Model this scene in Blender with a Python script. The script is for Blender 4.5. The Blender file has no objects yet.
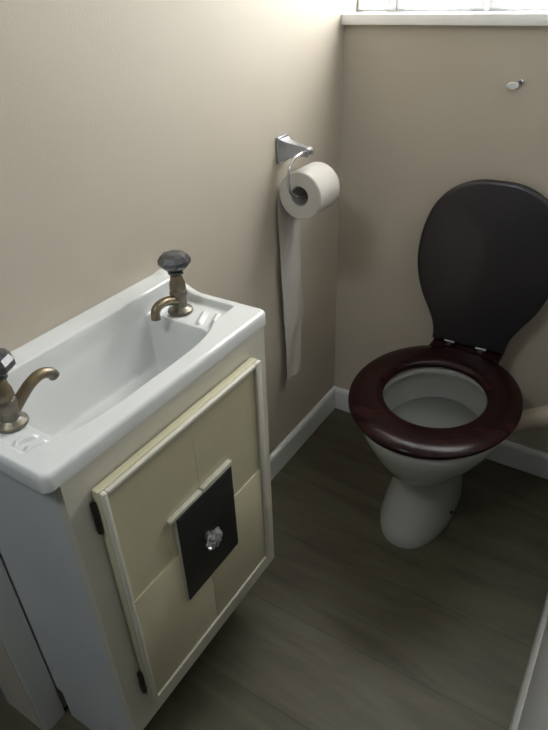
import bpy, bmesh, math, random
from mathutils import Vector, Matrix
from math import pi, sin, cos, sqrt

S = 0.84          # everything below is written in survey units; S turns them into metres
sc = bpy.context.scene
COL = sc.collection

# ------------------------------------------------------------------ camera
cd = bpy.data.cameras.new('camera'); cam = bpy.data.objects.new('camera', cd); COL.objects.link(cam)
Rm = Matrix(((0.84636366, -0.26712206, 0.46077582),
             (0.53170675, 0.47400403, -0.70186046),
             (-0.03092718, 0.83902680, 0.54321039)))
cam.matrix_world = Matrix.Translation(Vector((0.89506431, -1.80229338, 1.5)) * S) @ Rm.to_4x4()
cd.sensor_width = 36; cd.lens = 29.5303; cd.clip_start = 0.01
sc.camera = cam

# ------------------------------------------------------------------ light
W = bpy.data.worlds.new('daylight'); sc.world = W; W.use_nodes = True
bgn = W.node_tree.nodes['Background']
bgn.inputs[0].default_value = (1.0, 0.975, 0.965, 1); bgn.inputs[1].default_value = 5.1

def area(name, loc, rot, sx, sy, power, color, portal=False):
    l = bpy.data.lights.new(name, 'AREA'); l.shape = 'RECTANGLE'; l.size = sx*S; l.size_y = sy*S
    l.energy = power; l.color = color
    if portal: l.cycles.is_portal = True
    o = bpy.data.objects.new(name, l); COL.objects.link(o)
    o.location = Vector(loc)*S; o.rotation_euler = rot
    return o
area('window_portal', (0.475, 0.2, 1.86), (-pi/2, 0, 0), 0.93, 0.92, 1, (1, 1, 1), True)
area('hall_ceiling_light', (0.2, -2.5, 2.8), (0, 0, 0), 0.4, 0.4, 3.0, (0.90, 0.96, 1.0))

sc.view_settings.view_transform = 'Standard'; sc.view_settings.look = 'None'
sc.view_settings.exposure = 1.85; sc.view_settings.gamma = 1; sc.view_settings.use_curve_mapping = False

# ------------------------------------------------------------------ materials
def mat(name, col, rough=.5, metal=0, noise=0, nscale=8, col2=None, bump=0, bscale=200, coat=0, trans=0, ior=1.5, stretch=None, spec=.5):
    m = bpy.data.materials.new(name); m.use_nodes = True
    nt = m.node_tree; b = nt.nodes['Principled BSDF']; L = nt.links
    b.inputs['Base Color'].default_value = (*col, 1); b.inputs['Roughness'].default_value = rough
    b.inputs['Metallic'].default_value = metal; b.inputs['IOR'].default_value = ior
    b.inputs['Coat Weight'].default_value = coat; b.inputs['Coat Roughness'].default_value = .08
    b.inputs['Transmission Weight'].default_value = trans
    b.inputs['Specular IOR Level'].default_value = spec
    tc = nt.nodes.new('ShaderNodeTexCoord'); mp = nt.nodes.new('ShaderNodeMapping')
    L.new(tc.outputs['Object'], mp.inputs[0])
    if stretch: mp.inputs['Scale'].default_value = stretch
    if col2 is not None:
        n = nt.nodes.new('ShaderNodeTexNoise'); n.inputs['Scale'].default_value = nscale; n.inputs['Detail'].default_value = 6
        L.new(mp.outputs[0], n.inputs['Vector'])
        r = nt.nodes.new('ShaderNodeValToRGB'); r.color_ramp.elements[0].position = .35; r.color_ramp.elements[1].position = .68
        r.color_ramp.elements[0].color = (*col, 1); r.color_ramp.elements[1].color = (*col2, 1)
        L.new(n.outputs[0], r.inputs[0]); L.new(r.outputs[0], b.inputs['Base Color'])
    if bump:
        n = nt.nodes.new('ShaderNodeTexNoise'); n.inputs['Scale'].default_value = bscale; n.inputs['Detail'].default_value = 3
        L.new(tc.outputs['Object'], n.inputs['Vector'])
        bp = nt.nodes.new('ShaderNodeBump'); bp.inputs['Strength'].default_value = bump; bp.inputs['Distance'].default_value = .002
        L.new(n.outputs[0], bp.inputs['Height']); L.new(bp.outputs[0], b.inputs['Normal'])
    return m

M = {}
M['wall'] = mat('beige_wall_paint', (.49, .435, .355), .6, col2=(.515, .458, .377), nscale=3, bump=.12, bscale=260)
M['pale'] = mat('pale_grey_wall_paint', (.45, .455, .45), .6, col2=(.48, .485, .48), nscale=3, bump=.12, bscale=260)
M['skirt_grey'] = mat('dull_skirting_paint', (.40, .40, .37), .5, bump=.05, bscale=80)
M['hall'] = mat('hall_wall_paint', (.16, .17, .18), .7, bump=.1)
M['ceil'] = mat('white_ceiling_paint', (.75, .75, .73), .8, bump=.1)
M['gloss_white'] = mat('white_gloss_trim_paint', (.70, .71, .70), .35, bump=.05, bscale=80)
M['sill'] = mat('white_sill_paint', (.88, .88, .87), .35)
M['sash'] = mat('sash_paint', (.60, .62, .64), .4)
M['frame'] = mat('window_frame_paint', (.86, .87, .88), .4)
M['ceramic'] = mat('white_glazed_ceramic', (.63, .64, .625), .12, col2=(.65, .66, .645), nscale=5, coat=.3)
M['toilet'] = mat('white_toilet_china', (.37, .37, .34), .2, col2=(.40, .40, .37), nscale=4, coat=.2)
M['cream'] = mat('cream_cabinet_paint', (.50, .465, .315), .42, col2=(.535, .50, .345), nscale=6, bump=.15, bscale=60)
M['cream_light'] = mat('pale_cream_paint', (.54, .52, .43), .45, col2=(.58, .56, .47), nscale=6, bump=.12, bscale=60)
M['side'] = mat('white_cabinet_side_paint', (.50, .52, .52), .5, col2=(.54, .56, .56), nscale=5, bump=.1, bscale=60)
M['black_tile'] = mat('black_tile', (.012, .012, .012), .45, bump=.15, bscale=300)
M['hinge'] = mat('dark_bronze_hinge', (.035, .03, .025), .45, .6, bump=.2)
M['brass'] = mat('tarnished_brass', (.26, .20, .11), .38, .85, col2=(.17, .16, .14), nscale=60, bump=.25, bscale=300)
M['grey_metal'] = mat('worn_grey_plating', (.16, .155, .14), .36, .85, col2=(.24, .21, .15), nscale=90, bump=.3, bscale=400)
M['knob'] = mat('smoky_faceted_plastic', (.03, .031, .035), .25, 0, col2=(.07, .07, .075), nscale=60, coat=.3, bump=.3, bscale=300)
M['chrome'] = mat('chrome', (.62, .63, .65), .16, 1.0, col2=(.66, .67, .68), nscale=20)
M['steel'] = mat('satin_steel', (.38, .39, .41), .33, 1.0, col2=(.5, .5, .52), nscale=30)
M['dull'] = mat('dull_dark_chrome', (.16, .16, .165), .3, 1.0, col2=(.2, .2, .2), nscale=30)
M['paper'] = mat('toilet_paper', (.54, .515, .465), .95, col2=(.57, .545, .50), nscale=30, bump=.5, bscale=500, spec=.1)
M['card'] = mat('cardboard_core', (.34, .33, .30), .9, bump=.3)
M['glass_knob'] = mat('clear_crystal', (.75, .76, .76), .06, 0, col2=(.5, .51, .52), nscale=90, trans=.82, coat=.2)
M['water'] = mat('bowl_water', (.17, .18, .16), .06, 0, trans=.1, ior=1.33, bump=.02, bscale=5)
M['pipe'] = mat('cream_pvc_pipe', (.42, .37, .28), .5, col2=(.46, .40, .31), nscale=6)
M['mahogany'] = mat('dark_mahogany_varnish', (.009, .0035, .0035), .2, col2=(.019, .005, .005), nscale=9, coat=0, spec=.14, stretch=(1.2, 4, 1))
M['lid'] = mat('near_black_lid_varnish', (.012, .010, .012), .34, col2=(.018, .014, .017), nscale=6, coat=.15)
M['void'] = mat('dark_gap', (.01, .008, .006), .9)

def floor_mat():
    m = bpy.data.materials.new('grey_brown_vinyl_planks'); m.use_nodes = True
    nt = m.node_tree; b = nt.nodes['Principled BSDF']; L = nt.links; N = nt.nodes.new
    tc = N('ShaderNodeTexCoord'); mp = N('ShaderNodeMapping'); L.new(tc.outputs['Object'], mp.inputs[0])
    mp.inputs['Location'].default_value = (.37, .781 + .2016*5, 0)
    br = N('ShaderNodeTexBrick'); L.new(mp.outputs[0], br.inputs['Vector'])
    br.inputs['Scale'].default_value = 1; br.inputs['Brick Width'].default_value = 2.44; br.inputs['Row Height'].default_value = .2016
    br.inputs['Mortar Size'].default_value = .0011; br.inputs['Mortar Smooth'].default_value = .3; br.offset = .37
    br.inputs['Color1'].default_value = (.080, .074, .047, 1); br.inputs['Color2'].default_value = (.094, .087, .057, 1)
    br.inputs['Mortar'].default_value = (.045, .041, .03, 1)
    mp2 = N('ShaderNodeMapping'); mp2.inputs['Scale'].default_value = (2.2, 13, 1); L.new(tc.outputs['Object'], mp2.inputs[0])
    n = N('ShaderNodeTexNoise'); n.inputs['Scale'].default_value = 1.3; n.inputs['Detail'].default_value = 8; n.inputs['Roughness'].default_value = .62
    n.inputs['Distortion'].default_value = .6
    L.new(mp2.outputs[0], n.inputs['Vector'])
    r = N('ShaderNodeValToRGB'); r.color_ramp.elements[0].position = .32; r.color_ramp.elements[1].position = .7
    r.color_ramp.elements[0].color = (.66, .62, .58, 1); r.color_ramp.elements[1].color = (1.25, 1.25, 1.24, 1)
    L.new(n.outputs[0], r.inputs[0])
    mx = N('ShaderNodeMix'); mx.data_type = 'RGBA'; mx.blend_type = 'MULTIPLY'; mx.inputs[0].default_value = 1
    L.new(br.outputs[0], mx.inputs[6]); L.new(r.outputs[0], mx.inputs[7]); L.new(mx.outputs[2], b.inputs['Base Color'])
    b.inputs['Roughness'].default_value = .5; b.inputs['Specular IOR Level'].default_value = .35
    bp = N('ShaderNodeBump'); bp.inputs['Strength'].default_value = .2; bp.inputs['Distance'].default_value = .001
    L.new(n.outputs[0], bp.inputs['Height']); L.new(bp.outputs[0], b.inputs['Normal'])
    return m
M['floor'] = floor_mat()

def glass_mat():
    m = bpy.data.materials.new('window_glass'); m.use_nodes = True
    nt = m.node_tree; nt.nodes.clear(); N = nt.nodes.new
    o = N('ShaderNodeOutputMaterial'); t = N('ShaderNodeBsdfTransparent'); g = N('ShaderNodeBsdfGlossy'); x = N('ShaderNodeMixShader')
    g.inputs['Roughness'].default_value = .05; x.inputs[0].default_value = .06; t.inputs[0].default_value = (.95, .97, .97, 1)
    nt.links.new(t.outputs[0], x.inputs[1]); nt.links.new(g.outputs[0], x.inputs[2]); nt.links.new(x.outputs[0], o.inputs[0])
    return m
M['glass'] = glass_mat()

# ------------------------------------------------------------------ mesh helpers (all coordinates in survey units)
def new(): return bmesh.new()
def box(bm, x0, x1, y0, y1, z0, z1, bev=0, seg=2, only=None):
    r = bmesh.ops.create_cube(bm, size=1)
    for v in r['verts']:
        v.co = Vector(((x0+x1)/2+v.co.x*(x1-x0), (y0+y1)/2+v.co.y*(y1-y0), (z0+z1)/2+v.co.z*(z1-z0)))
    if bev:
        es = list({e for v in r['verts'] for e in v.link_edges})
        bmesh.ops.bevel(bm, geom=es, offset=bev, segments=seg, profile=.5, affect='EDGES')
def loft(bm, rings, cap0=True, cap1=True, closed=True):
    vs = [[bm.verts.new(p) for p in r] for r in rings]
    n = len(rings[0])
    for a, b in zip(vs, vs[1:]):
        for i in range(n if closed else n-1):
            j = (i+1) % n
            bm.faces.new((a[i], a[j], b[j], b[i]))
    if cap0: bm.faces.new(vs[0][::-1])
    if cap1: bm.faces.new(vs[-1])
    return vs
def lathe(bm, prof, c, n=32, axis='z'):
    """prof = [(r, h)], around c"""
    rings = []
    for r, h in prof:
        ring = []
        for i in range(n):
            a = 2*pi*i/n
            if axis == 'z': p = (c[0]+r*cos(a), c[1]+r*sin(a), c[2]+h)
            elif axis == 'x': p = (c[0]+h, c[1]+r*cos(a), c[2]+r*sin(a))
            else: p = (c[0]+r*sin(a), c[1]+h, c[2]+r*cos(a))
            ring.append(p)
        rings.append(ring)
    loft(bm, rings)
def tube(bm, pts, rad, n=14, sub=6):
    P = [Vector(p) for p in pts]; Rr = rad if isinstance(rad, (list, tuple)) else [rad]*len(P)
    Q = []; RR = []
    for i in range(len(P)-1):           # catmull-rom
        p0 = P[max(i-1, 0)]; p1 = P[i]; p2 = P[i+1]; p3 = P[min(i+2, len(P)-1)]
        for k in range(sub):
            t = k/sub
            Q.append(.5*((2*p1)+(-p0+p2)*t+(2*p0-5*p1+4*p2-p3)*t*t+(-p0+3*p1-3*p2+p3)*t**3)); RR.append(Rr[i]*(1-t)+Rr[i+1]*t)
    Q.append(P[-1]); RR.append(Rr[-1])
    rings = []; nrm = None
    for i, q in enumerate(Q):
        d = (Q[min(i+1, len(Q)-1)]-Q[max(i-1, 0)]).normalized()
        if nrm is None:
            nrm = d.cross(Vector((0, 0, 1)));
            if nrm.length < .1: nrm = d.cross(Vector((1, 0, 0)))
        nrm = (nrm - d*nrm.dot(d)).normalized(); b = d.cross(nrm)
        rings.append([q + (nrm*cos(2*pi*k/n)+b*sin(2*pi*k/n))*RR[i] for k in range(n)])
    loft(bm, rings)
def finish(name, bm, m, parent=None, smooth=True, angle=35, kind=None, label=None, subd=0):
    bmesh.ops.recalc_face_normals(bm, faces=bm.faces)
    off = Vector((0, 0, 0))
    if parent is not None:
        q = parent
        while q is not None: off += q.location; q = q.parent
    cen = None
    if parent is None and kind is None:
        xs = [v.co for v in bm.verts]
        cen = Vector((sum(v.x for v in xs)/len(xs), sum(v.y for v in xs)/len(xs), min(v.z for v in xs)))*S
        off = cen
    for v in bm.verts: v.co = v.co*S - off
    me = bpy.data.meshes.new(name); bm.to_mesh(me); bm.free()
    me.materials.append(m)
    if smooth:
        for p in me.polygons: p.use_smooth = True
        try: me.set_sharp_from_angle(angle=math.radians(angle))
        except Exception: pass
    o = bpy.data.objects.new(name, me); COL.objects.link(o)
    if cen is not None: o.location = cen
    if parent is not None: o.parent = parent
    if kind: o['kind'] = kind
    if label: o['label'] = label
    if subd:
        s = o.modifiers.new('subdivision', 'SUBSURF'); s.levels = subd; s.render_levels = subd
    return o
def thing(name, label, cat, loc, group=None):
    o = bpy.data.objects.new(name, None); COL.objects.link(o); o.location = Vector(loc)*S
    o.empty_display_size = .05
    o['label'] = label; o['category'] = cat
    if group: o['group'] = group
    return o
def tag(o, label, cat, group=None):
    o['label'] = label; o['category'] = cat
    if group: o['group'] = group
    return o
def sst(a, b, x):
    t = max(0, min(1, (x-a)/(b-a))); return t*t*(3-2*t)

# ------------------------------------------------------------------ room shell
ZC = 2.86; XR = .955; YF = -1.505; WT = .13
ZS = 1.379; WZ1 = 2.32
b = new(); box(b, -1.6, XR+WT, -3.1, WT, -.08, 0); finish('floor', b, M['floor'], kind='structure', smooth=False)
b = new(); box(b, -1.6, XR+WT, -3.1, WT, ZC, ZC+.08); finish('ceiling', b, M['ceil'], kind='structure', smooth=False)
b = new(); box(b, -WT, 0, YF, 0, 0, ZC); finish('wall_left', b, M['wall'], kind='structure', smooth=False)
b = new(); box(b, XR, XR+WT, -3.1, 0, 0, ZC); finish('wall_right', b, M['pale'], kind='structure', smooth=False)
# back wall: four pieces round the window opening
b = new()
box(b, -WT, XR+WT, 0, WT, 0, ZS)
box(b, -WT, XR+WT, 0, WT, WZ1, ZC)
box(b, -WT, 0.0, 0, WT, ZS, WZ1)
box(b, .94, XR+WT, 0, WT, ZS, WZ1)
finish('wall_back', b, M['wall'], kind='structure', smooth=False)
# hall beyond the doorway
b = new(); box(b, -1.6, -WT, YF, YF+.1, 0, ZC); finish('wall_front', b, M['hall'], kind='structure', smooth=False)
b = new(); box(b, -1.7, -1.6, -3.1, YF+.1, 0, ZC); finish('wall_hall_left', b, M['hall'], kind='structure', smooth=False)
b = new(); box(b, -1.7, XR+WT, -3.2, -3.1, 0, ZC); finish('wall_hall_back', b, M['hall'], kind='structure', smooth=False)
# skirting boards
def skirt(name, pts, nrm, t=.016, h=.0966, m='gloss_white'):
    b = new(); prof = [(0, 0), (t, 0), (t, h-.014), (t-.003, h-.005), (t-.009, h), (0, h)]
    rings = []
    for k, (x, y) in enumerate(pts):
        # mitre where a board meets the corner of the room
        ring = []
        for d, z in prof:
            px, py = x+nrm[0]*d, y+nrm[1]*d
            if abs(x) < 1e-6 and abs(y) < 1e-6:
                if nrm[0] == 0: px += d
                else: py -= d
            ring.append((px, py, z))
        rings.append(ring)
    loft(b, rings); finish(name, b, M[m], kind='structure', smooth=False)
skirt('baseboard_left', [(0, 0), (0, -1.37)], (1, 0))
skirt('baseboard_back', [(0, 0), (XR, 0)], (0, -1))
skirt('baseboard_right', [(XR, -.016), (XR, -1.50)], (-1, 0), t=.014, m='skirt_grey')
# sill board, proud of the wall
b = new(); box(b, 0.0, XR, -.022, WT-.01, ZS, ZS+.027, bev=.003); finish('trim_1', b, M['sill'], kind='structure')
# casing on the end of the left wall, beside the cabinet
b = new(); box(b, 0, .014, YF, YF+.058, 0, 2.4, bev=.003); finish('trim_2', b, M['gloss_white'], kind='structure')
# window
wf = new()
yA, yB = .085, WT-.002
zb = ZS+.0275
box(wf, 0.0, .004, yA, yB, zb, WZ1, .002); box(wf, .922, .94, yA, yB, zb, WZ1, .002)
box(wf, .004, .922, yA, yB, WZ1-.05, WZ1, .003); box(wf, .004, .922, yA, yB, zb, zb+.004, .001)
win = finish('window_1', wf, M['frame'], kind='structure')
def sash(x0, x1, wl, wr):
    b = new(); y0, y1, z0, z1 = yA-.006, yA+.02, zb+.004, WZ1-.045
    box(b, x0, x0+wl, y0, y1, z0, z1, .003); box(b, x1-wr, x1, y0, y1, z0, z1, .003)
    box(b, x0+wl, x1-wr, y0, y1, z0, z0+.004, .001); box(b, x0+wl, x1-wr, y0, y1, z1-.04, z1, .003)
    s = finish('sash', b, M['sash'], parent=win)
    b = new(); box(b, x0+wl-.004, x1-wr+.004, yA+.002, yA+.006, z0+.001, z1-.036); finish('glass_pane', b, M['glass'], parent=s, smooth=False)
sash(.005, .125, .006, .028); sash(.127, .376, .028, .040); sash(.386, .920, .040, .02)

# ------------------------------------------------------------------ vanity cabinet
DX = .282; YL = -1.443; YR = -.902; ZT = .8935
cab = thing('vanity_cabinet', 'cream painted vanity cabinet under the white basin, with black tile on its door', 'cabinet', (.14, -1.17, 0))
t = .018
def side_panel(y0, y1, m, label=None, tk=.17):
    poly = [(.03, 0), (.19, 0), (.19, tk), (DX-.0202, tk), (DX-.0202, ZT), (0.001, ZT), (0.001, .112), (.03, .104)]
    b = new(); loft(b, [[(x, y0, z) for x, z in poly], [(x, y1, z) for x, z in poly]])
    finish('side_panel', b, m, parent=cab, smooth=False, label=label)
side_panel(YL, YL+t, M['side'], 'greyish white side panel notched round the skirting', .11); side_panel(YR-t, YR, M['cream_light'])
b = new()   # face frame
x0, x1 = DX-.02, DX
box(b, x0, x1, YL, YL+.06, .17, ZT); box(b, x0, x1, YR-.05, YR, .17, ZT)
box(b, x0, x1, YL+.06, YR-.05, .80, ZT); box(b, x0, x1, YL+.06, YR-.05, .17, .29)
finish('face_frame', b, M['cream_light'], parent=cab)
b = new(); box(b, .002, x0, YL+t, YR-t, .175, .193); finish('bottom_board', b, M['side'], parent=cab, smooth=False)
b = new(); box(b, .172, .188, YL+t, YR-t, .0, .174); finish('kick_board', b, M['side'], parent=cab, smooth=False)
# door
DY0, DY1, DZ0, DZ1 = -1.398, -.958, .262, .849
b = new(); box(b, DX+.003, DX+.019, DY0, DY1, DZ0, DZ1, .0015); door = finish('door', b, M['cream'], parent=cab)
b = new(); w = .010; xa, xb = DX+.019, DX+.029
def mould(b, y0, y1, z0, z1, h=.010, xa=xa, bv=.003): box(b, xa, xa+h, y0, y1, z0, z1, bv)
mould(b, DY0, DY0+w, DZ0, DZ1); mould(b, DY1-w-.01, DY1, DZ0, DZ1)
mould(b, DY0+w, DY1-w-.01, DZ1-w, DZ1); mould(b, DY0+w, DY1-w-.01, DZ0, DZ0+w)
finish('edge_moulding', b, M['cream_light'], parent=door)
# four applied panels: the lit top edges of the lower two make the cross lines
b = new()
ym = -1.180; i0, i1 = DY0+w+.001, DY1-w-.011
mould(b, i0, ym, DZ0+w+.001, .573, h=.006, bv=.0012); mould(b, ym, i1, DZ0+w+.001, .567, h=.0065, bv=.0012)
mould(b, i0, ym, .5735, DZ1-w-.001, h=.0026, bv=0); mould(b, ym, i1, .5675, DZ1-w-.001, h=.0030, bv=0)
finish('panel', b, M['cream'], parent=door)
# square block + black tile
b = new(); TY0, TY1, TZ0, TZ1 = -1.262, -1.090, .436, .668
box(b, xa, xa+.011, TY0-.0015, TY1+.0015, TZ0-.0015, TZ1, .0006)
box(b, xa, xa+.012, TY0-.015, ym-.002, TZ1+.0002, TZ1+.009, .0015); box(b, xa, xa+.0135, ym-.001, TY1+.004, TZ1+.0002, TZ1+.012, .0015)
blk = finish('tile_surround', b, M['cream_light'], parent=door)
b = new(); box(b, xa+.0112, xa+.0135, TY0, TY1, TZ0, TZ1, .0004); finish('black_tile', b, M['black_tile'], parent=blk, label='square black tile behind the knob')
# crystal knob: petalled, faceted
b = new(); kc = Vector((xa+.0137, -1.186, .556))
lathe(b, [(.010, 0), (.010, .003), (.005, .005), (.005, .007), (.008, .009)], kc, 12, 'x')
kn = finish('door_knob', b, M['steel'], parent=door)
b = new(); n = 16
prof = [(.004, .006), (.013, .008), (.021, .013), (.022, .018), (.016, .025), (.008, .028)]
rings = []
for r_, h_ in prof:
    rings.append([(kc.x+h_, kc.y+r_*(1+.13*cos(i*pi))*cos(2*pi*i/n), kc.z+r_*(1+.13*cos(i*pi))*sin(2*pi*i/n)) for i in range(n)])
loft(b, rings); finish('crystal', b, M['glass_knob'], parent=kn, smooth=False, label='clear cut crystal knob')
# hinges
for zc in (.792, .322):
    b = new(); box(b, DX, DX+.0025, DY0-.007, DY0-.001, zc-.030, zc+.030, .0006)
    lathe(b, [(.002, -.036), (.0048, -.032), (.0048, .032), (.002, .036)], (DX+.006, DY0-.004, zc), 12)
    finish('hinge', b, M['hinge'], parent=cab, label='dark bronze hinge')

# ------------------------------------------------------------------ basin (height field, closed underneath)
BX, BY0, BY1, ZR = .283, -1.467, -.884, .924
def xfront(y): return .214 + .032*max(0., 1-abs((y+1.20)/.222)**4)
def zbas(x, y):
    z = ZR
    # back upstand with a swept end
    end = max(sst(-.918, -.900, y), sst(-1.432, -1.446, y))
    mid = .031*(1-sst(.048, .060, x)); swept = .034*(1-sst(.012, .115, x))
    up = mid*(1-end)+swept*end
    # recessed deck
    xf = xfront(y)
    d = min(x-.050, xf-x, y+1.443, -.905-y)
    rec = sst(0, .009, d)
    z = ZR+up - rec*(.012 + (up if d > 0 else 0)*0)
    # bowl, rounded corners
    cx0, cx1, cy0, cy1 = .056, xf-.004, -1.386, -1.000
    rr = .022
    qx = max(cx0+rr-x, x-(cx1-rr)); qy = max(cy0+rr-y, y-(cy1-rr))
    sd = sqrt(max(qx, 0)**2+max(qy, 0)**2)+min(max(qx, qy), 0)-rr   # negative inside
    if sd < 0:
        k = -sd
        wall = .098*sst(0, .034, k)**.9 + .030*sst(.02, .10, k)
        z -= wall
    # soap ribs on both end decks
    for (ax, ay, bx_, by) in ((.163, -.944, .180, -.986), (.193, -.938, .209, -.978), (.170, -1.422, .180, -1.402), (.196, -1.422, .204, -1.402)):
        px, py = x-ax, y-ay; ux, uy = bx_-ax, by-ay; tt = max(0, min(1, (px*ux+py*uy)/(ux*ux+uy*uy)))
        dd = sqrt((px-ux*tt)**2+(py-uy*tt)**2)
        if dd < .0075: z += .0055*(1-(dd/.0075)**2)
    # outer roundover
    e = min(BX-x, x*9+.02, y-BY0, BY1-y)
    if e < .009: z -= .009-sqrt(max(0, .009**2-(.009-e)**2))
    return z
b = new(); NX, NY = 124, 236
def ax(i, n, L0, L1):
    return L0+(L1-L0)*i/n
top = {}; bot = {}
for i in range(NX+1):
    for j in range(NY+1):
        x = ax(i, NX, 0.001, BX); y = ax(j, NY, BY0, BY1)
        z = zbas(x, y)
        X, Y = x, y; R_ = .016
        # round the two front corners in plan
        for cy, sgn in ((BY1-R_, 1), (BY0+R_, -1)):
            dx = x-(BX-R_); dy = (y-cy)*sgn
            if dx > 0 and dy > 0:
                m_ = max(dx, dy); l = sqrt(dx*dx+dy*dy); X = BX-R_+dx*m_/l; Y = cy+sgn*dy*m_/l
        top[i, j] = b.verts.new((X, Y, z)); bot[i, j] = b.verts.new((X, Y, min(ZR-.030, z-.014)))
for i in range(NX):
    for j in range(NY):
        b.faces.new((top[i, j], top[i+1, j], top[i+1, j+1], top[i, j+1]))
        b.faces.new((bot[i, j], bot[i, j+1], bot[i+1, j+1], bot[i+1, j]))
for i in range(NX):
    b.faces.new((top[i, 0], bot[i, 0], bot[i+1, 0], top[i+1, 0])); b.faces.new((top[i, NY], top[i+1, NY], bot[i+1, NY], bot[i, NY]))
for j in range(NY):
    b.faces.new((top[0, j], top[0, j+1], bot[0, j+1], bot[0, j])); b.faces.new((top[NX, j], bot[NX, j], bot[NX, j+1], top[NX, j+1]))
bmesh.ops.recalc_face_normals(b, faces=b.faces)
basin = finish('wash_basin', b, M['ceramic'], angle=60)
tag(basin, 'narrow white ceramic wash basin with two taps, on top of the cream cabinet', 'sink')
b = new(); zb_ = zbas(.125, -1.10)
lathe(b, [(.010, -.004), (.026, -.004), (.027, .001), (.022, .003), (.014, .001), (.012, -.002)], (.125, -1.11, zbas(.125, -1.11)+.0015), 28)
finish('drain', b, M['steel'], parent=basin, label='steel waste ring in the bowl')

# ------------------------------------------------------------------ taps
def make_tap(x, y, z, sg, label):
    t_ = thing('basin_tap', label, 'tap', (x, y, z), 'taps on the basin')
    c = (x, y, z)
    b = new(); lathe(b, [(.024, 0), (.027, .002), (.026, .006), (.019, .010), (.0155, .013), (.0165, .030), (.0185, .040), (.0185, .046), (.016, .050)], c, 32)
    finish('tap_body', b, M['grey_metal'], parent=t_)
    b = new(); lathe(b, [(.016, .0502), (.0175, .053), (.0165, .066), (.0135, .074), (.0125, .084), (.0105, .086)], c, 32)
    finish('bonnet', b, M['brass'], parent=t_)
    b = new()
    tube(b, [(x, y+sg*.010, z+.022), (x, y+sg*.028, z+.034), (x, y+sg*.050, z+.048), (x, y+sg*.072, z+.053), (x, y+sg*.090, z+.046), (x, y+sg*.096, z+.036)] if sg > 0 else
            [(x, y+sg*.010, z+.030), (x, y+sg*.026, z+.036), (x, y+sg*.044, z+.041), (x, y+sg*.062, z+.040), (x, y+sg*.073, z+.032), (x, y+sg*.075, z+.016)],
         [.0115, .010, .0095, .0095, .0095, .010], 16, 6)
    finish('spout', b, M['brass'], parent=t_, label='brass coloured curved spout')
    b = new(); lathe(b, [(.0135, .0862), (.0165, .088), (.0165, .093), (.013, .096)], c, 24)
    lathe(b, [(.013, .0962), (.027, .102), (.0335, .109), (.0335, .118), (.027, .127), (.015, .131)], c, 8)
    finish('handle', b, M['knob'], parent=t_, smooth=False, label='dark smoky faceted handle')
make_tap(.112, -.962, .9125, -1, 'tarnished brass tap with faceted dark handle, at basin end nearest the toilet roll')
make_tap(.122, -1.396, .9125, 1, 'tarnished brass tap at the near end of the basin, cut off by the photo edge')

# ------------------------------------------------------------------ toilet roll holder, roll
hold = thing('toilet_roll_holder', 'chrome toilet roll holder fixed to the beige left wall', 'toilet roll holder', (0, -.36, 1.09))
b = new(); box(b, .0005, .010, -.392, -.336, 1.072, 1.142, .004, 3); finish('wall_plate', b, M['steel'], parent=hold)
b = new()
def rect(x, cy, cz, a, c_): return [(x, cy-a, cz-c_), (x, cy+a, cz-c_), (x, cy+a, cz+c_), (x, cy-a, cz+c_)]
loft(b, [rect(.009, -.364, 1.107, .024, .030), rect(.022, -.364, 1.107, .016, .022), rect(.060, -.362, 1.106, .011, .015), rect(.078, -.360, 1.106, .009, .012)])
lathe(b, [(.009, -.013), (.0125, -.011), (.0125, .011), (.009, .013)], (.080, -.358, 1.105), 20, 'y')
finish('arm', b, M['steel'], parent=hold)
b = new()
tube(b, [(.080, -.366, 1.105), (.080, -.392, 1.108), (.076, -.424, 1.100), (.073, -.444, 1.075), (.073, -.449, 1.045), (.076, -.440, 1.015), (.083, -.405, .999), (.083, -.36, .996), (.083, -.29, .996)], .0042, 12, 6)
finish('hook', b, M['chrome'], parent=hold)

b = new(); RC = (.079, 0, .997); ro, ri, ya, yb = .066, .028, -.402, -.287
n = 48; rings = []
for r_, y_ in ((ri, ya), (ro-.003, ya), (ro, ya+.003), (ro, yb-.003), (ro-.003, yb), (ri, yb)):
    rings.append([(RC[0]+r_*sin(2*pi*i/n), y_, RC[2]+r_*cos(2*pi*i/n)) for i in range(n)])
vs = loft(b, rings, False, False)
for i in range(n):
    j = (i+1) % n; b.faces.new((vs[-1][i], vs[-1][j], vs[0][j], vs[0][i]))
roll = finish('toilet_roll', b, M['paper'])
tag(roll, 'white toilet roll on the chrome holder, its loose end hanging down the wall', 'toilet roll')
b = new(); rings = []
for r_, y_ in ((ri-.0002, ya+.001), (ri-.0002, yb-.001), (ri-.0022, yb-.001), (ri-.0022, ya+.001)):
    rings.append([(RC[0]+r_*sin(2*pi*i/n), y_, RC[2]+r_*cos(2*pi*i/n)) for i in range(n)])
vs = loft(b, rings, False, False)
for i in range(n):
    j = (i+1) % n; b.faces.new((vs[-1][i], vs[-1][j], vs[0][j], vs[0][i]))
finish('core', b, M['card'], parent=roll, label='grey cardboard core')
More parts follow.
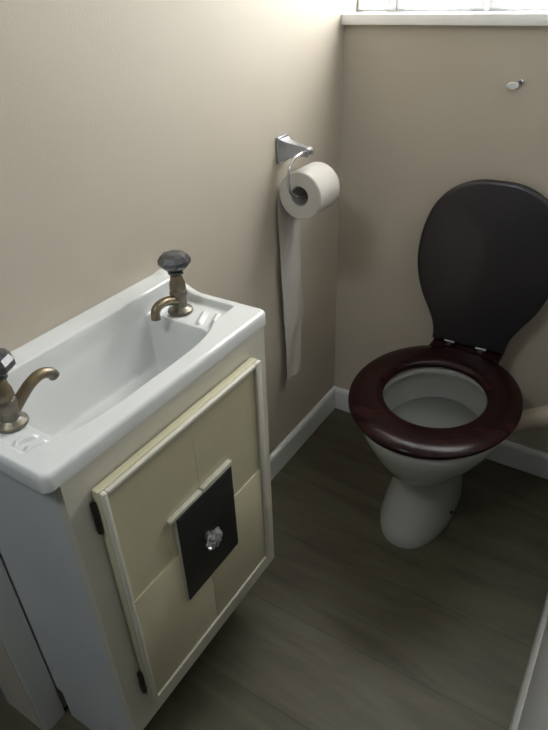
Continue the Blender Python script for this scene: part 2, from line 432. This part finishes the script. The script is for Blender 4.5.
# hanging sheet: rows of (z, yleft, yright, x)
rows = [(.985, -.403, -.283, .0115), (.93, -.409, -.288, .0115), (.85, -.406, -.289, .0125), (.75, -.405, -.290, .014), (.66, -.399, -.284, .016), (.585, -.394, -.276, .019),
        (.560, -.389, -.272, .021), (.535, -.394, -.283, .019), (.49, -.392, -.303, .020), (.44, -.396, -.306, .021), (.40, -.400, -.308, .022), (.362, -.408, -.312, .023)]
b = new(); K = 12; fr = []; bk = []
for k, (z, yl, yr, x) in enumerate(rows):
    lf = []; lb = []
    for i in range(K+1):
        u = i/K; y = yl+(yr-yl)*u
        dz = (-.030*max(0, 1-u*5)**1 if k == len(rows)-1 else 0) + (u-.5)*.0
        xx = x + .004*sin(u*pi*2+k*.8)*min(1, k/3) + .0015*sin(u*17+k*2)*min(1, k/3)
        lf.append(b.verts.new((max(xx, .002), y, z+dz))); lb.append(b.verts.new((max(xx, .002)-.0006, y, z+dz)))
    fr.append(lf); bk.append(lb)
for k in range(len(rows)-1):
    for i in range(K):
        b.faces.new((fr[k][i], fr[k][i+1], fr[k+1][i+1], fr[k+1][i])); b.faces.new((bk[k][i], bk[k+1][i], bk[k+1][i+1], bk[k][i+1]))
for i in range(K):
    b.faces.new((fr[-1][i], fr[-1][i+1], bk[-1][i+1], bk[-1][i])); b.faces.new((fr[0][i+1], fr[0][i], bk[0][i], bk[0][i+1]))
for k in range(len(rows)-1):
    b.faces.new((fr[k][0], fr[k+1][0], bk[k+1][0], bk[k][0])); b.faces.new((fr[k+1][K], fr[k][K], bk[k][K], bk[k+1][K]))
finish('hanging_sheet', b, M['paper'], parent=roll, angle=50)

# ------------------------------------------------------------------ toilet
CX = .527
toi = thing('toilet', 'white toilet with raised black lid and dark reddish wooden seat', 'toilet', (CX, -.36, 0))
def egg(cx, cy, rx, rf, rb, z, n=56, p=2.0, dz=None):
    """oval ring: rf = half length to the front (-y), rb = to the back"""
    out = []
    for i in range(n):
        a = 2*pi*i/n; c_, s_ = cos(a), sin(a)
        r_ = rf if s_ < 0 else rb
        X = cx+rx*math.copysign(abs(c_)**(2/p), c_); Y = cy+r_*math.copysign(abs(s_)**(2/p), s_)
        out.append((X, Y, z if dz is None else z+dz(X, Y)))
    return out
b = new()
SY = -.403
FX = CX-.018
rings = [egg(FX, -.33, .110, .226, .20, 0, p=2.25), egg(FX, -.33, .113, .229, .20, .012, p=2.25), egg(FX, -.33, .112, .224, .20, .04, p=2.25), egg(FX+.002, -.33, .105, .202, .20, .09, p=2.2),
         egg(FX+.005, -.33, .093, .180, .20, .15, p=2.2), egg(FX+.008, -.33, .084, .168, .20, .20, p=2.1), egg(FX+.012, -.335, .088, .176, .20, .235, p=2.1), egg(CX, -.35, .108, .202, .22, .27),
         egg(CX, -.37, .144, .235, .24, .32), egg(CX, -.385, .178, .250, .26, .37), egg(CX, -.398, .200, .260, .28, .42), egg(CX, -.403, .209, .264, .285, .450), egg(CX, -.403, .210, .264, .285, .468), egg(CX, -.403, .204, .258, .28, .474),
         egg(CX, -.405, .162, .182, .18, .474), egg(CX, -.405, .155, .175, .172, .468), egg(CX, -.405, .153, .173, .170, .455), egg(CX, -.405, .160, .182, .178, .445),
         egg(CX, -.405, .160, .180, .182, .41), egg(CX, -.40, .152, .168, .190, .36), egg(CX, -.39, .135, .15, .175, .32), egg(CX, -.37, .105, .12, .15, .28), egg(CX, -.35, .08, .095, .13, .25), egg(CX, -.35, .05, .05, .08, .24)]
loft(b, rings)
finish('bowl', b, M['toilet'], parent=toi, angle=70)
b = new(); loft(b, [egg(CX-.005, -.398, .141, .156, .181, .340), egg(CX-.005, -.398, .147, .163, .186, .352)]); finish('water', b, M['water'], parent=toi)
# fixing screws low on the foot
for sx in (-1, 1):
    b = new(); lathe(b, [(.006, -.010), (.006, .010)], (FX+sx*(.104 if sx > 0 else .096), -.385, .052), 12, 'x'); finish('fixing_screw', b, M['void'], parent=toi, label='dark screw hole low on the foot')
# seat ring
b = new(); zt = .5; n = 72
def prof_ring(k):
    return {0: (.142, .158, .484), 1: (.142, .158, .492), 2: (.149, .166, .4985), 3: (.165, .188, .501), 4: (.198, .237, .501), 5: (.221, .269, .498), 6: (.234, .279, .492), 7: (.235, .280, .486), 8: (.231, .275, .479), 9: (.160, .178, .479)}[k]
rings = []
for k in range(10):
    rx, ry, z = prof_ring(k); rings.append(egg(CX-.008, SY, rx, ry, ry*(1.0 if k < 3 or k == 9 else 1.0), z, n))
vs = loft(b, rings, False, False)
for i in range(n):
    j = (i+1) % n; b.faces.new((vs[-1][i], vs[-1][j], vs[0][j], vs[0][i]))
box(b, CX-.115, CX+.105, -.165, -.095, .477, .4985, .008, 3)
finish('seat', b, M['mahogany'], parent=toi, angle=50, label='glossy dark reddish wooden seat ring')
# lid, leaning back against the wall
half = [(0, .497), (.05, .495), (.10, .480), (.145, .451), (.18, .405), (.200, .345), (.207, .285), (.205, .235), (.194, .185), (.172, .130), (.142, .080), (.124, .045), (.116, .015), (.114, -.012)]
def crv(pts, sub=5):
    P = [Vector((a, c_, 0)) for a, c_ in pts]; P = [Vector((-P[1].x, P[1].y, 0))]+P+[P[-1]]; out = []
    for i in range(1, len(P)-2):
        p0, p1, p2, p3 = P[i-1], P[i], P[i+1], P[i+2]
        for k in range(sub):
            t_ = k/sub; out.append(.5*((2*p1)+(-p0+p2)*t_+(2*p0-5*p1+4*p2-p3)*t_*t_+(-p0+3*p1-3*p2+p3)*t_**3))
    out.append(P[-2]); return [(v.x, v.y) for v in out]
hc = crv(half)
outl = hc + [(-a, c_) for a, c_ in hc[:0:-1]]
A = Vector((CX-.006, -.108, .508)); d = Vector((0, .088, .54)).normalized(); nn = Vector((0, -d.z, d.y))
cxm = (0, .27)
def lidring(ins, off): 
    out = []
    for a, c_ in outl:
        v = Vector((a-cxm[0], c_-cxm[1])); l = v.length; v = v*(l-ins)/l
        out.append(A+Vector((1, 0, 0))*(cxm[0]+v.x)+d*(cxm[1]+v.y)+nn*off)
    return out
b = new(); loft(b, [lidring(.006, -.011), lidring(.001, -.008), lidring(0, -.003), lidring(.001, .003), lidring(.005, .007), lidring(.014, .009)])
finish('lid', b, M['lid'], parent=toi, angle=50, label='near-black lid raised against the wall')
for hx in (.468, .567):
    b = new(); lathe(b, [(.004, -.017), (.006, -.016), (.006, .016), (.004, .017)], (hx, -.125, .506), 16, 'x')
    box(b, hx-.008, hx+.008, -.142, -.122, .5005, .503, .001)
    finish('hinge', b, M['dull'], parent=toi, label='small dull chrome hinge')

# waste pipe
b = new(); tube(b, [(.60, -.16, .20), (.66, -.13, .235), (.76, -.10, .290), (.86, -.085, .345), (XR, -.08, .385)], .034, 24, 6)
pipe = finish('flush_pipe', b, M['pipe']); tag(pipe, 'cream pipe sloping up from behind the toilet towards the right wall', 'pipe')

# small hook above the lid
hk = thing('wall_hook', 'small white and chrome fitting on the back wall above the toilet lid', 'hook', (.505, 0, 1.24))
b = new(); lathe(b, [(.004, -.014), (.013, -.013), (.016, -.008), (.012, -.002), (.012, -.0005)], (.503, 0, 1.240), 24, 'y')
for v in b.verts: v.co.z = 1.240+(v.co.z-1.240)*.62
finish('button', b, M['gloss_white'], parent=hk)
b = new(); lathe(b, [(.005, -.010), (.007, -.008), (.007, -.0005)], (.522, 0, 1.250), 16, 'y'); finish('screw', b, M['chrome'], parent=hk)
